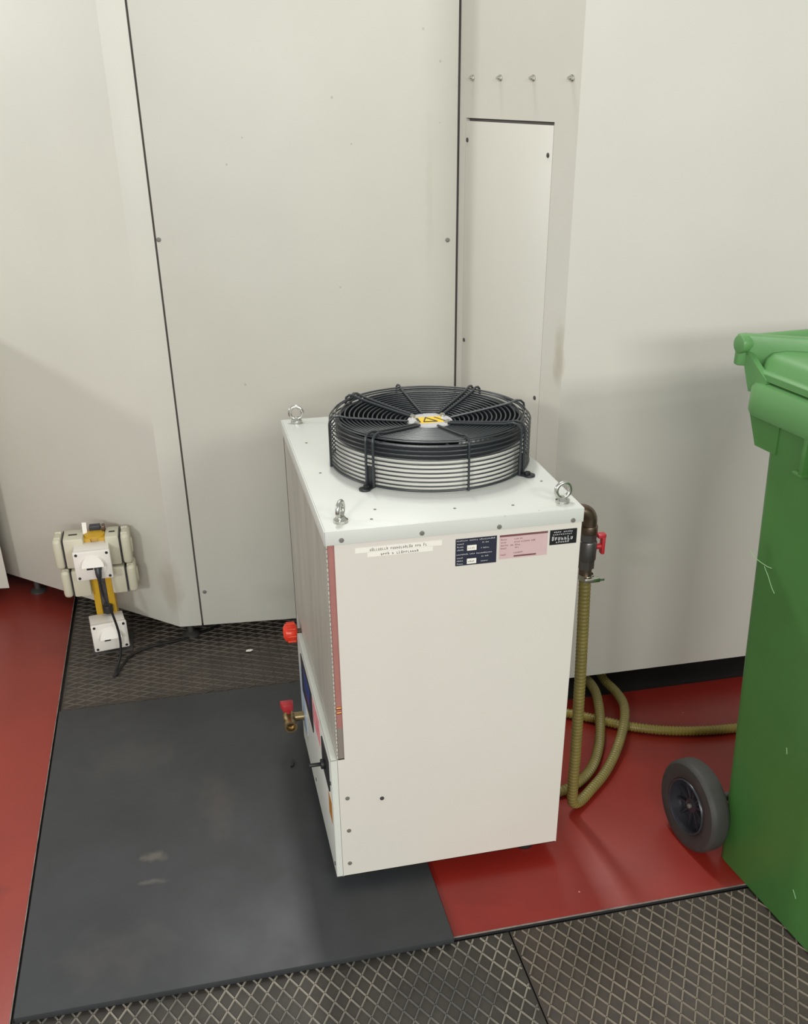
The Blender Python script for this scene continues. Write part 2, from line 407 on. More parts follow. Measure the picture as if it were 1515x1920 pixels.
# levelling feet under the sheets
def foot(p):
    b = nb(); lathe(b, [(0, 0.0), (0.026, 0.0), (0.026, 0.008), (0.010, 0.016), (0.010, 0.085), (0, 0.085)], c=(p[0], p[1], p[2]), seg=20)
    return obj('levelling_foot', b, 'screw_dark', wl)
foot((-0.285, 1.262, 0.012)); foot((-0.79, 1.70, 0.012)); foot((0.45, 1.20, 0.012))

# ------------------------------------------------------------------ floor
b = nb(); bx(b, -3.5, 3.5, -2.6, 4.5, -0.05, 0.0)
fl = tag(obj('floor', b, 'base_floor'), kind='structure')
b = nb(); bx(b, -1.9, -0.6660, -1.4, 2.6, 0.0, 0.014, 0.0008)
obj('floor_plate', b, 'red_l', fl)
b = nb(); bx(b, 0.1985, 2.6, -0.181, 0.615, 0.0, 0.014, 0.001)
obj('floor_plate', b, 'red', fl)
b = nb(); bx(b, 0.1985, 2.6, -0.1825, -0.1808, 0.0120, 0.0145); obj('edge_strip', b, 'edge', fl)
b = nb(); bx(b, 0.1985, 2.6, -0.1815, -0.1808, 0.0, 0.0119); obj('shade_strip', b, 'dark_gap', fl)  # dark strip stands in for the shade below the plate's edge
b = nb(); bx(b, -0.6659, -0.6642, -1.4, 2.2, 0.0120, 0.0145); obj('edge_strip', b, 'edge', fl)
b = nb(); bx(b, -0.6659, -0.6650, -1.4, 2.2, 0.0, 0.0119); obj('shade_strip', b, 'dark_gap', fl)  # shade below the left plate's edge, as a dark strip

# diamond mats: slab plus raised ridges clipped to it
def clip(p, d, x0, x1, y0, y1):
    t0, t1 = -1e9, 1e9
    for pc, dc, lo, hi in ((p[0], d[0], x0, x1), (p[1], d[1], y0, y1)):
        a, c = (lo - pc) / dc, (hi - pc) / dc
        t0 = max(t0, min(a, c)); t1 = min(t1, max(a, c))
    return t0, t1
def ridges(bm, x0, x1, y0, y1, z, pu=0.031, pv=0.052, w0=0.0038, w1=0.0019, h=0.0026, ang=0.0):
    for sgn in (1, -1):
        d = Vector((pu * sgn, pv)).normalized(); n = Vector((-d.y, d.x))
        sp = pu * pv / math.hypot(pu, pv)
        corners = [Vector((x, y)).dot(n) for x in (x0, x1) for y in (y0, y1)]
        k0, k1 = math.ceil(min(corners) / sp), math.floor(max(corners) / sp)
        for k in range(k0, k1 + 1):
            p = n * (k * sp)
            t0, t1 = clip((p.x, p.y), (d.x, d.y), x0, x1, y0, y1)
            if t1 - t0 < 0.004: continue
            a, c = p + d * t0, p + d * t1
            vs = []
            for q in (a, c):
                vs.append([bm.verts.new((q.x + n.x * o, q.y + n.y * o, zz)) for o, zz in ((-w0 / 2, z), (-w1 / 2, z + h), (w1 / 2, z + h), (w0 / 2, z))])
            A, B = vs
            for i in range(3): bm.faces.new((A[i], A[i + 1], B[i + 1], B[i]))
            bm.faces.new(A); bm.faces.new(list(reversed(B)))
def diamond_mat(label, x0, x1, y0, y1, mm, rm, pu=0.031, pv=0.052):
    cx, cy = (x0 + x1) / 2, (y0 + y1) / 2
    t = thing('diamond_mat', label, 'mat', (cx, cy, 0))
    b = nb(); bx(b, x0 - cx, x1 - cx, y0 - cy, y1 - cy, 0.0, 0.008, 0.001); obj('mat_sheet', b, mm, t)
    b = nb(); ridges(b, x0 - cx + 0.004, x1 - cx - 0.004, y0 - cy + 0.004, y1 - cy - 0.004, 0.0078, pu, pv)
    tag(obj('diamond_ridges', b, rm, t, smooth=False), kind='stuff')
    return t
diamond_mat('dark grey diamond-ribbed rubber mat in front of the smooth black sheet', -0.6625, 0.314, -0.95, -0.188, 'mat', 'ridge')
diamond_mat('brownish diamond-ribbed rubber mat in front of the red floor by the green bin', 0.317, 1.50, -0.95, -0.188, 'mat_r', 'ridge_r')
diamond_mat('dusty diamond-ribbed mat behind the smooth black sheet, by the yellow post', -0.6575, 0.195, 0.50, 1.75, 'mat_r', 'ridge_b', 0.060, 0.030)
# smooth black sheet the cooler stands on
b = nb(); bx(b, -0.656, 0.1955, -0.195, 0.874, 0.0, 0.0154, 0.0012)
sheet = tag(obj('rubber_sheet', b, 'board', None, (0, 0, 0.0106)), 'smooth black rubber sheet on the floor under the left half of the white cooler', 'mat')

# ------------------------------------------------------------------ the cooler
W_, D_, HT, ZB = 0.484, 0.682, 0.863, 0.060
ch = thing('water_chiller', 'white boxy water chiller with a round black fan guard on top', 'chiller', (0, 0, 0))
b = nb()
bx(b, 0, W_, 0, D_, HT - 0.0022, HT, 0.0006)
bx(b, -0.003, W_ + 0.002, -0.003, 0.0, HT - 0.028, HT, 0.0012); bx(b, -0.003, W_ + 0.002, D_, D_ + 0.003, HT - 0.028, HT, 0.001)
bx(b, -0.003, 0.0, -0.003, D_ + 0.003, HT - 0.028, HT, 0.001); bx(b, W_, W_ + 0.002, -0.003, D_ + 0.003, HT - 0.028, HT, 0.001)
lid = obj('lid', b, 'lid', ch)
# front panel: full width below, notched at its left above the control panel
b = nb()
prism(b, [(0.0005, 0.060), (W_, 0.060), (W_, HT - 0.0285), (0.0165, HT - 0.0285), (0.0165, 0.366), (0.0005, 0.366)], 0.0, 0.0015)
b.transform(Matrix(((1, 0, 0, 0), (0, 0, 1, 0), (0, 1, 0, 0), (0, 0, 0, 1))))
bx(b, 0.015, 0.0165, 0.0, 0.012, 0.366, HT - 0.0285)
bx(b, 0.002, W_ - 0.002, 0.0, 0.02, 0.060, 0.0615)
fp = obj('front_panel', b, 'white', ch)
b = nb(); bx(b, W_ - 0.0015, W_, 0.0015, D_ - 0.0015, ZB, HT - 0.0285); obj('side_panel', b, 'white', ch)
b = nb(); bx(b, 0.0, W_, D_ - 0.0015, D_, ZB, HT - 0.0285); obj('back_panel', b, 'white', ch)
b = nb(); bx(b, 0.012, W_ - 0.002, 0.022, D_ - 0.002, ZB + 0.002, ZB + 0.006); obj('base_tray', b, 'screw_dark', ch)
b = nb(); bx(b, 0.03, W_ - 0.004, 0.03, D_ - 0.004, 0.07, HT - 0.09); obj('inner_block', b, 'dark_gap', ch)
# perforated sheet on the left side, edge slightly wavy
b = nb()
n = 120; za, zb_ = 0.36, HT - 0.0285
vs = []
for i in range(n + 1):
    z = za + (zb_ - za) * i / n
    y = 0.0022 + 0.0011 * math.sin(i * PI / 2.0)
    vs.append([b.verts.new((0.0, y, z)), b.verts.new((0.0024, y - 0.0006, z)), b.verts.new((0.0024, D_ - 0.004, z)), b.verts.new((0.0, D_ - 0.004, z))])
for A, B in zip(vs, vs[1:]):
    for k in range(4): b.faces.new((A[k], A[(k + 1) % 4], B[(k + 1) % 4], B[k]))
b.faces.new(vs[0]); b.faces.new(list(reversed(vs[-1])))
obj('perforated_grille', b, 'grille', ch)
b = nb(); bx(b, 0.0, 0.0026, 0.006, D_ - 0.004, ZB, 0.36); obj('lower_side_panel', b, 'white', ch)
b = nb(); bx(b, 0.0, 0.004, D_ - 0.014, D_, ZB, HT - 0.0285); obj('corner_post', b, 'white', ch)
# the coil end plate seen in the open front corner
b = nb(); bx(b, 0.0030, 0.0150, 0.0045, 0.010, 0.440, HT - 0.0285); coil = obj('coil_end_plate', b, 'pink', ch)
tag(coil, 'dull pink coil end plate in the open front corner')
b = nb(); bx(b, 0.0030, 0.0150, 0.0045, 0.0098, 0.366, 0.440); obj('lower_end_plate', b, 'coil_grey', ch)
b = nb(); cyl(b, (0.0045, 0.0050, 0.487), (0.0135, 0.0050, 0.487), 0.0035, 12); cyl(b, (0.0045, 0.005, 0.476), (0.0135, 0.005, 0.476), 0.003, 12); obj('copper_tube', b, 'copper', coil)

def front_screw(x, z, parent, r=0.0042, y=0.0, m='screw'):
    b = nb(); cyl(b, (x, y + 0.001, z), (x, y - 0.0016, z), r, 12, bev=0.0006); cyl(b, (x, y - 0.0012, z), (x, y - 0.0019, z), r * 0.5, 6)
    return obj('screw', b, m, parent)
for x, z in ((0.028, 0.844), (0.175, 0.843), (0.321, 0.841), (0.465, 0.840)): front_screw(x, z, lid, 0.0045, -0.003)
for x, z, m in ((0.017, 0.268, 'screw'), (0.017, 0.183, 'screw'), (0.0155, 0.094, 'screw'), (0.089, 0.255, 'screw_dark')): front_screw(x, z, fp, 0.0046, 0.0, m)
# small rivets on the lid
for x, y in ((0.033, 0.50), (0.035, 0.30), (0.105, 0.08), (0.25, 0.05), (0.45, 0.24), (0.455, 0.15), (0.09, 0.035), (0.36, 0.04)):
    b = nb(); lathe(b, [(0.003, 0), (0.0025, 0.0008), (0, 0.001)], c=(x, y, HT), seg=10); obj('rivet', b, 'screw', lid)

# lifting eyes
eye = None
for x, y, rz in ((0.034, 0.036, R(62)), (0.031, 0.655, R(-8)), (0.456, 0.034, R(8))):
    if eye is None:
        b = nb()
        lathe(b, [(0, 0.0), (0.0135, 0.0), (0.0135, 0.005), (0.010, 0.0075), (0.0075, 0.011), (0, 0.011)], seg=24)
        tube(b, [(0.0145 * math.cos(t), 0, 0.0235 + 0.0145 * math.sin(t)) for t in [2 * PI * k / 32 for k in range(32)]], 0.0043, 10, True)
        eye = obj('lifting_eye', b, 'zinc', ch, (x, y, HT), rz)
    else: dupe(eye, ch, (x, y, HT), (0, 0, rz))

# feet under the cooler
ft = None
for x, y, z in ((0.05, 0.06, 0.0261), (0.43, 0.06, 0.0141), (0.05, 0.62, 0.0261), (0.43, 0.62, 0.014)):
    b = nb(); cyl(b, (x, y, z), (x, y, z + 0.016), 0.022, 20, bev=0.003); cyl(b, (x, y, z + 0.016), (x, y, ZB + 0.003), 0.010, 16)
    obj('rubber_foot', b, 'black', ch)

# labels on the front
def ticks(bm, x0, x1, z, h, y, words, gap=0.3, seed=0):
    """illegible small print: rows of letter-like strokes"""
    rnd = random.Random(seed); tot = sum(words) + len(words) - 1; cw = (x1 - x0) / tot; x = x0
    for wl_ in words:
        for k in range(wl_):
            hh = h * rnd.choice((0.7, 0.7, 1.0, 0.75)); ww = cw * 0.62
            kind = rnd.randrange(4)
            st = cw * 0.2
            bx(bm, x, x + st, y - 0.0002, y, z, z + hh)
            if kind in (0, 1): bx(bm, x + ww - st, x + ww, y - 0.0002, y, z, z + hh * (0.7 if kind else 1))
            if kind in (1, 2): bx(bm, x + st, x + ww, y - 0.0002, y, z + hh * 0.42, z + hh * 0.42 + st)
            if kind in (0, 3): bx(bm, x + st, x + ww, y - 0.0002, y, z, z + st)
            if kind == 2: bx(bm, x + st, x + ww, y - 0.0002, y, z + hh - st, z + hh)
            x += cw
        x += cw
def label(name, x0, x1, z0, z1, m, t=0.0007, parent=None):
    b = nb(); bx(b, x0, x1, -t, 0.0, z0, z1); return obj(name, b, m, parent or ch, smooth=False)
l = label('paper_label', 0.052, 0.213, 0.8145, 0.8245, 'label_w')
b = nb(); ticks(b, 0.079, 0.186, 0.8165, 0.0060, -0.0007, (9, 11, 3, 2), seed=1); obj('lettering', b, 'ink', l, smooth=False)
l = label('paper_label', 0.074, 0.196, 0.8050, 0.8143, 'label_w')
b = nb(); ticks(b, 0.099, 0.170, 0.8065, 0.0056, -0.0007, (4, 1, 10), seed=2); obj('lettering', b, 'ink', l, smooth=False)
l = label('specification_label', 0.239, 0.318, 0.769, 0.823, 'label_n')
b = nb()
y = -0.0007
ticks(b, 0.241, 0.315, 0.8180, 0.0026, y, (8, 6, 11), seed=3)
for k, (zz, wd) in enumerate(((0.8115, (6,)), (0.8055, (5,)), (0.7995, (6,)))): ticks(b, 0.242, 0.255, zz, 0.0028, y, wd, seed=4 + k)
ticks(b, 0.290, 0.303, 0.8115, 0.003, y, (2, 3), seed=8); ticks(b, 0.288, 0.304, 0.8005, 0.003, y, (1, 6), seed=9)
ticks(b, 0.241, 0.310, 0.7905, 0.0026, y, (9, 4, 12), seed=10)
for k, zz in enumerate((0.7835, 0.7775, 0.7715)): ticks(b, 0.242, 0.254, zz, 0.0028, y, (5,), seed=11 + k)
ticks(b, 0.289, 0.303, 0.7835, 0.003, y, (2, 3), seed=15); ticks(b, 0.288, 0.302, 0.774, 0.0022, y, (7,), seed=16)
obj('lettering', b, 'ink_w', l, smooth=False)
for zz in (0.7985, 0.7715):
    b = nb(); bx(b, 0.261, 0.279, y - 0.0003, y, zz, zz + 0.0105); f = obj('value_field', b, 'label_w', l, smooth=False)
    b = nb(); ticks(b, 0.2635, 0.2765, zz + 0.0035, 0.0036, y - 0.0003, (4,), seed=int(zz * 1e4)); obj('value_digits', b, 'ink', l, smooth=False)
l = label('specification_label', 0.3235, 0.4175, 0.774, 0.8225, 'label_p'); tag(l, 'pale pink specification label with a dark heading bar')
b = nb(); bx(b, 0.3235, 0.4175, y - 0.0002, y, 0.8185, 0.8225)
for k, (xa, xb, zz, wd) in enumerate(((0.326, 0.338, 0.812, (6,)), (0.352, 0.368, 0.812, (4, 2)), (0.326, 0.337, 0.806, (5,)), (0.352, 0.394, 0.8055, (5, 8, 4)), (0.326, 0.341, 0.800, (7,)), (0.345, 0.365, 0.7995, (3, 5)), (0.326, 0.338, 0.794, (6,)), (0.354, 0.362, 0.7945, (3,)), (0.352, 0.370, 0.7835, (7,)), (0.326, 0.337, 0.781, (5,)))):
    ticks(b, xa, xb, zz, 0.003, y, wd, seed=30 + k)
bx(b, 0.352, 0.396, y - 0.0002, y, 0.7765, 0.7795)
prism(b, [(0.407, 0.7885), (0.415, 0.7875), (0.4155, 0.796)], y - 0.0002, y) if False else None
obj('lettering', b, 'ink_p', l, smooth=False)
l = label('maker_label', 0.4220, 0.4755, 0.7925, 0.8225, 'label_k')
b = nb(); ticks(b, 0.430, 0.468, 0.8165, 0.0032, y, (4, 5), seed=50); ticks(b, 0.428, 0.467, 0.8120, 0.0026, y, (10,), seed=51)
ticks(b, 0.4265, 0.470, 0.8010, 0.0085, y, (7,), seed=52); ticks(b, 0.435, 0.462, 0.7960, 0.0036, y, (6,), seed=53)
obj('lettering', b, 'ink_w', l, smooth=False)

# control panel standing proud of the left side
PU = -0.0135; PD = 0.548; PT = 0.366
b = nb()
bx(b, PU, PU + 0.0015, 0.0005, PD, ZB, PT, 0.0005)
bx(b, PU, -0.0002, 0.0005, PD, PT - 0.0015, PT, 0.0004); bx(b, PU, -0.0002, 0.0005, 0.002, ZB, PT); bx(b, PU, -0.0002, PD - 0.0015, PD, ZB, PT); bx(b, PU, -0.0002, 0.0005, PD, ZB, ZB + 0.0015)
cp = obj('control_panel', b, 'panel', ch)
def side(name, y0, y1, z0, z1, m, t=0.001, parent=None, bev=0.0):
    b = nb(); bx(b, PU - t, PU, y0, y1, z0, z1, bev); return obj(name, b, m, parent or cp)
f = side('display_frame', 0.285, 0.475, 0.245, 0.350, 'black', 0.002, bev=0.0006)
b = nb(); bx(b, PU - 0.003, PU - 0.002, 0.315, 0.420, 0.285, 0.342, 0.0003); obj('display', b, 'sticker_b', cp)
tag(side('paper_sticker', 0.44, 0.52, 0.13, 0.30, 'sticker_lb'), 'pale blue sticker')
side('warning_sticker', 0.165, 0.270, 0.286, 0.352, 'sticker_p')
side('rating_plate', 0.020, 0.064, 0.190, 0.245, 'orange', 0.0006)
sw = side('switch_plate', 0.030, 0.125, 0.268, 0.345, 'black', 0.003, bev=0.001)
b = nb(); cyl(b, (PU - 0.003, 0.078, 0.306), (PU - 0.012, 0.078, 0.306), 0.011, 20, bev=0.002); cyl(b, (PU - 0.012, 0.078, 0.306), (PU - 0.036, 0.078, 0.306), 0.0042, 12, bev=0.001); obj('switch_handle', b, 'black', cp)
for yy, zz in ((0.016, 0.300), (0.016, 0.086), (0.30, 0.10)):
    b = nb(); cyl(b, (PU + 0.001, yy, zz), (PU - 0.0016, yy, zz), 0.0042, 12); obj('screw', b, 'screw_dark', cp)
# red knob on the far end of the control panel
b = nb(); cyl(b, (-0.0002, 0.572, 0.357), (-0.012, 0.572, 0.357), 0.008, 14); obj('knob_stem', b, 'brass', ch)
b = nb(); lathe(b, [(0, 0.0), (0.019, 0.0), (0.0235, 0.006), (0.0245, 0.018), (0.022, 0.028), (0.014, 0.033), (0.010, 0.0315), (0.008, 0.025), (0, 0.025)], seg=36, mtx=Matrix.Rotation(-PI / 2, 4, 'Y'), c=(-0.011, 0.572, 0.357))
for k in range(8):
    a = 2 * PI * k / 8; cyl(b, (-0.015, 0.572 + 0.0235 * math.cos(a), 0.357 + 0.0235 * math.sin(a)), (-0.035, 0.572 + 0.0235 * math.cos(a), 0.357 + 0.0235 * math.sin(a)), 0.004, 10)
tag(obj('filler_knob', b, 'red_plastic', ch), 'bright red round knob')
# drain valve low on the left side
b = nb(); cyl(b, (PU, 0.505, 0.150), (-0.040, 0.505, 0.150), 0.012, 16)
lathe(b, [(0.0085, -0.016), (0.013, -0.016), (0.0155, -0.010), (0.0155, 0.012), (0.012, 0.018), (0.012, 0.03), (0.016, 0.03), (0.016, 0.046), (0.0115, 0.046), (0.0115, 0.030), (0.0085, 0.030), (0.0085, -0.016)], seg=28, c=(-0.052, 0.505, 0.150), mtx=Matrix.Rotation(PI / 2, 4, 'X'))
dv = obj('drain_valve', b, 'brass_y', ch)
b = nb(); cyl(b, (-0.052, 0.505, 0.164), (-0.052, 0.505, 0.176), 0.006, 12); prism(b, [(-0.066, 0.488), (-0.040, 0.492), (-0.038, 0.518), (-0.072, 0.518)], 0.175, 0.196, 0.004)
tag(obj('valve_handle', b, 'red_handle', dv), 'red lever')

# ------------------------------------------------------------------ fan on the lid
FX, FY, RR, GH = 0.273, 0.339, 0.207, 0.100
b = nb(); lathe(b, [(0.193, 0.0), (0.196, 0.0), (0.196, 0.054), (0.199, 0.057), (0.196, 0.060), (0.190, 0.060), (0.190, 0.0), (0.193, 0.0)], c=(FX, FY, HT), seg=72)
obj('fan_collar', b, 'collar', ch)
b = nb(); lathe(b, [(0.1895, 0.001), (0.1895, 0.061), (0.194, 0.062), (0.1955, 0.066), (0.1955, 0.088), (0.192, 0.090), (0.186, 0.088), (0.184, 0.060), (0.184, 0.001), (0.1895, 0.001)], c=(FX, FY, HT), seg=72)
obj('fan_shroud', b, 'shroud', ch)
b = nb(); lathe(b, [(0, 0.0005), (0.184, 0.0005), (0.184, 0.002), (0, 0.002)], c=(FX, FY, HT), seg=48); obj('fan_opening', b, 'dark_gap', ch)
b = nb(); lathe(b, [(0, 0.010), (0.060, 0.010), (0.062, 0.014), (0.062, 0.052), (0.056, 0.058), (0, 0.060)], c=(FX, FY, HT), seg=40)
hub = obj('fan_hub', b, 'black', ch)
blade = None
for k in range(7):
    a = 2 * PI * k / 7 + 0.2
    b = nb(); rows = []
    for i in range(9):
        r = 0.060 + 0.118 * i / 8; chord = 0.045 + 0.055 * (i / 8); sweep = 0.25 * (i / 8) ** 1.3
        row = []
        for j in range(6):
            t = j / 5 - 0.5; ang = a + sweep + t * chord / r
            z = 0.032 + t * (0.036 - 0.012 * i / 8) + 0.004 * (1 - 4 * t * t)
            row.append((FX + r * math.cos(ang), FY + r * math.sin(ang), HT + z))
        rows.append(row)
    top = [[b.verts.new(p) for p in row] for row in rows]; bot = [[b.verts.new((p[0], p[1], p[2] - 0.002)) for p in row] for row in rows]
    for i in range(8):
        for j in range(5):
            b.faces.new((top[i][j], top[i][j + 1], top[i + 1][j + 1], top[i + 1][j])); b.faces.new((bot[i][j], bot[i + 1][j], bot[i + 1][j + 1], bot[i][j + 1]))
    for i in range(8):
        b.faces.new((top[i][0], top[i + 1][0], bot[i + 1][0], bot[i][0])); b.faces.new((top[i][5], bot[i][5], bot[i + 1][5], top[i + 1][5]))
    for j in range(5):
        b.faces.new((top[0][j], bot[0][j], bot[0][j + 1], top[0][j + 1])); b.faces.new((top[8][j], top[8][j + 1], bot[8][j + 1], bot[8][j]))
    obj('fan_blade', b, 'shroud', ch)

def ring_pts(r, z, n=80): return [(r * math.cos(2 * PI * k / n), r * math.sin(2 * PI * k / n), z) for k in range(n)]
b = nb(); tube(b, ring_pts(RR, 0.0042), 0.0026, 8, True)
guard = obj('fan_guard', b, 'black_wire', ch, (FX, FY, HT))
for k in range(1, 11):
    b = nb(); tube(b, ring_pts(RR, 0.0042 + 0.0087 * k), 0.0015, 8, True); obj('guard_ring', b, 'black_wire', guard)
def top_z(r):   # rounded shoulder, then a shallow dish down to the label plate
    if r > 0.192: t = (r - 0.192) / (RR - 0.192); return 0.0915 + 0.0085 * math.sqrt(max(0, 1 - t * t)) * 1.0
    t = (0.192 - r) / (0.192 - 0.045); return 0.100 - 0.021 * t ** 0.9
rad = [0.2005] + [0.194 - 0.0094 * k for k in range(0, 16)]
for r in rad:
    b = nb(); tube(b, ring_pts(r, top_z(r)), 0.0017, 8, True, None); obj('guard_ring', b, 'black_wire', guard)
def rib_profile(r0):
    pr = [(RR + 0.0045, 0.002), (RR + 0.0045, 0.05), (RR + 0.0045, 0.090), (RR + 0.003, 0.0985), (RR - 0.004, 0.1045), (0.192, 0.1060)]
    for k in range(1, 9):
        r = 0.192 + (r0 - 0.192) * k / 8; pr.append((r, top_z(r) + 0.0042))
    return pr
def rib(a, off, rad_=0.0024, r0=0.046):
    ca, sa = math.cos(a), math.sin(a); pts = []
    for r, z in rib_profile(r0):
        o = off * (0.55 + 0.45 * (r / RR)); pts.append((r * ca - o * sa, r * sa + o * ca, z))
    b = nb(); tube(b, pts, rad_, 8); return obj('guard_rib', b, 'black_wire', guard)
for deg in (-137, -43, 47, 133):
    a = R(deg); rib(a, 0.0085, 0.0027); rib(a, -0.0085, 0.0027)
    b = nb(); ca, sa = math.cos(a), math.sin(a)
    mt = Matrix.Rotation(a, 3, 'Z')
    box(b, ((RR + 0.002) * ca, (RR + 0.002) * sa, 0.022), (0.0035, 0.021, 0.042), 0.001, mt)
    for zz in (0.012, 0.021, 0.030):
        pass
    box(b, ((RR + 0.014) * ca, (RR + 0.014) * sa, 0.0022), (0.028, 0.020, 0.0035), 0.0015, mt)
    cyl(b, ((RR + 0.022) * ca, (RR + 0.022) * sa, 0.0003), ((RR + 0.022) * ca, (RR + 0.022) * sa, 0.0042), 0.012, 18, bev=0.001)
    cyl(b, ((RR + 0.018) * ca, (RR + 0.018) * sa, 0.004), ((RR + 0.018) * ca, (RR + 0.018) * sa, 0.009), 0.006, 6)
    obj('guard_foot', b, 'black', guard)
for deg in (-83, 5, 97, 183): rib(R(deg), 0.0, 0.0024)
b = nb(); lathe(b, [(0, 0.074), (0.047, 0.074), (0.048, 0.0795), (0.046, 0.082), (0, 0.082)], seg=40)
obj('label_plate', b, 'plate_grey', guard)
b = nb(); prism(b, [(-0.026, -0.020), (0.026, -0.020), (0.026, 0.020), (-0.026, 0.020)], 0.0819, 0.0826); yl = obj('warning_label', b, 'yellow_label', guard)
b = nb(); t3 = [(-0.020 + 0.004, -0.014), (0.012, -0.016), (-0.006, 0.015)]
for i in range(3):
    p, q = Vector(t3[i] + (0.0829,)), Vector(t3[(i + 1) % 3] + (0.0829,)); tube(b, [p, q], 0.0012, 6)
box(b, (0.021, 0.0, 0.0827), (0.003, 0.034, 0.0006), 0, Matrix.Rotation(0.5, 3, 'Z')); box(b, (-0.0245, 0.0, 0.0827), (0.005, 0.03, 0.0006))
obj('warning_symbol', b, 'black', guard)
for a in (R(35), R(140), R(215), R(-38)):
    b = nb(); lathe(b, [(0.0062, 0.0815), (0.0062, 0.085), (0.004, 0.0875), (0, 0.088)], c=(0.040 * math.cos(a), 0.040 * math.sin(a), 0), seg=12); obj('plate_screw', b, 'steel', guard)

# ------------------------------------------------------------------ pipe fittings and hoses on the right
HX, HY = 0.556, 0.13
vt = thing('pipe_valve', 'brown elbow and grey ball valve on the right side of the chiller', 'valve', (HX, HY, 0.69))
Zr = 0.69
b = nb(); tube(b, spline([(W_ - HX + 0.0025, 0, 0.8 - Zr), (-0.030, 0, 0.8 - Zr), (-0.012, 0, 0.797 - Zr), (-0.001, 0, 0.785 - Zr), (0.0, 0, 0.762 - Zr)], 6), 0.0155, 16)
cyl(b, (0, 0, 0.768 - Zr), (0, 0, 0.750 - Zr), 0.0185, 20, bev=0.002); cyl(b, (W_ - HX + 0.003, 0, 0.8 - Zr), (W_ - HX + 0.014, 0, 0.8 - Zr), 0.019, 20, bev=0.002)
obj('elbow', b, 'brass', vt)
b = nb(); cyl(b, (0, 0, 0.750 - Zr), (0, 0, 0.732 - Zr), 0.0175, 6); cyl(b, (0, 0, 0.735 - Zr), (0, 0, 0.690 - Zr), 0.0195, 20, bev=0.004); cyl(b, (0, 0, 0.694 - Zr), (0, 0, 0.672 - Zr), 0.0172, 6)
obj('valve_body', b, 'valve_grey', vt)
b = nb(); cyl(b, (0.015, 0, 0.718 - Zr), (0.030, 0, 0.718 - Zr), 0.006, 12); box(b, (0.033, 0, 0.722 - Zr), (0.008, 0.016, 0.042), 0.003); box(b, (0.029, 0.0, 0.742 - Zr), (0.018, 0.016, 0.010), 0.003)
tag(obj('lever', b, 'red_handle', vt), 'red lever')
b = nb(); cyl(b, (0, 0, 0.674 - Zr), (0, 0, 0.656 - Zr), 0.0135, 16); obj('hose_barb', b, 'brass', vt)
b = nb(); lathe(b, [(0.0148, -0.006), (0.0166, -0.006), (0.0166, 0.006), (0.0148, 0.006), (0.0148, -0.006)], c=(0.003, 0, 0.652 - Zr), seg=24); box(b, (0.008, -0.020, 0.652 - Zr), (0.034, 0.010, 0.010), 0.002); cyl(b, (0.02, -0.020, 0.652 - Zr), (0.034, -0.020, 0.652 - Zr), 0.005, 6)
obj('hose_clamp', b, 'steel', vt)

def hose(name, pts, r, m, label, step=0.004, rib=0.0011, pitch=0.009, cat='hose'):
    P = resample(spline(pts, 24), pitch / 6)
    b = nb(); tube(b, P, r, 12, False, lambda i: r + rib * (1 if i % 6 < 3 else -0.6))
    return tag(obj(name, b, m), label, cat)
hose('supply_hose', [(0.556, 0.13, 0.668), (0.559, 0.13, 0.60), (0.566, 0.132, 0.42), (0.572, 0.134, 0.22), (0.574, 0.136, 0.10), (0.579, 0.14, 0.047), (0.603, 0.155, 0.030), (0.645, 0.190, 0.030), (0.710, 0.250, 0.031), (0.770, 0.322, 0.040), (0.822, 0.400, 0.057), (0.862, 0.490, 0.056), (0.880, 0.585, 0.040), (0.880, 0.680, 0.030), (0.90, 0.80, 0.030), (0.95, 0.95, 0.030)],
     0.0125, 'hose', 'olive spiral hose hanging from the grey valve and looping widest on the red floor', rib=0.0006)
hose('return_hose', [(0.40, 0.20, 0.028), (0.50, 0.205, 0.028), (0.58, 0.208, 0.028), (0.635, 0.232, 0.029), (0.690, 0.285, 0.029), (0.738, 0.362, 0.032), (0.772, 0.440, 0.050), (0.800, 0.525, 0.056), (0.822, 0.610, 0.045), (0.828, 0.700, 0.030), (0.80, 0.80, 0.030), (0.74, 0.95, 0.030)],
     0.0122, 'hose', 'ribbed olive hose curving inside the wide loop behind the chiller', rib=0.0012)
hose('drain_hose', [(0.60, 0.585, 0.028), (0.66, 0.560, 0.028), (0.714, 0.530, 0.028), (0.773, 0.490, 0.0275), (0.854, 0.431, 0.0275), (0.955, 0.385, 0.0275), (1.085, 0.359, 0.0275), (1.25, 0.36, 0.0275), (1.5, 0.40, 0.0275)],
     0.0120, 'hose_y', 'yellow ribbed hose lying across the red floor towards the green bin', rib=0.0011)

# ------------------------------------------------------------------ service post with sockets
PX, PY = -0.525, 1.265
post = thing('socket_post', 'yellow service post with white and cream power sockets by the left wall', 'power post', (PX, PY, 0.0088))
z_ = -0.0088
b = nb(); prism(b, [(-0.030, -0.033), (-0.011, -0.033), (-0.011, -0.026), (0.011, -0.026), (0.011, -0.033), (0.030, -0.033), (0.030, 0.033), (-0.030, 0.033)], 0.001, 0.384 + z_, 0.0008)
obj('column', b, 'yellow', post)
b = nb(); box(b, (0, 0, 0.003), (0.12, 0.12, 0.006), 0.001); obj('base_plate', b, 'screw_dark', post)
b = nb(); bx(b, -0.0105, 0.0105, -0.0272, -0.0255, 0.05, 0.300 + z_); ins = obj('channel_insert', b, 'valve_grey', post)
for zz in (0.150, 0.185, 0.225):
    b = nb(); cyl(b, (0.0, -0.0265, zz), (0.0, -0.0295, zz), 0.0065, 14); obj('bolt_head', b, 'screw_dark', ins)
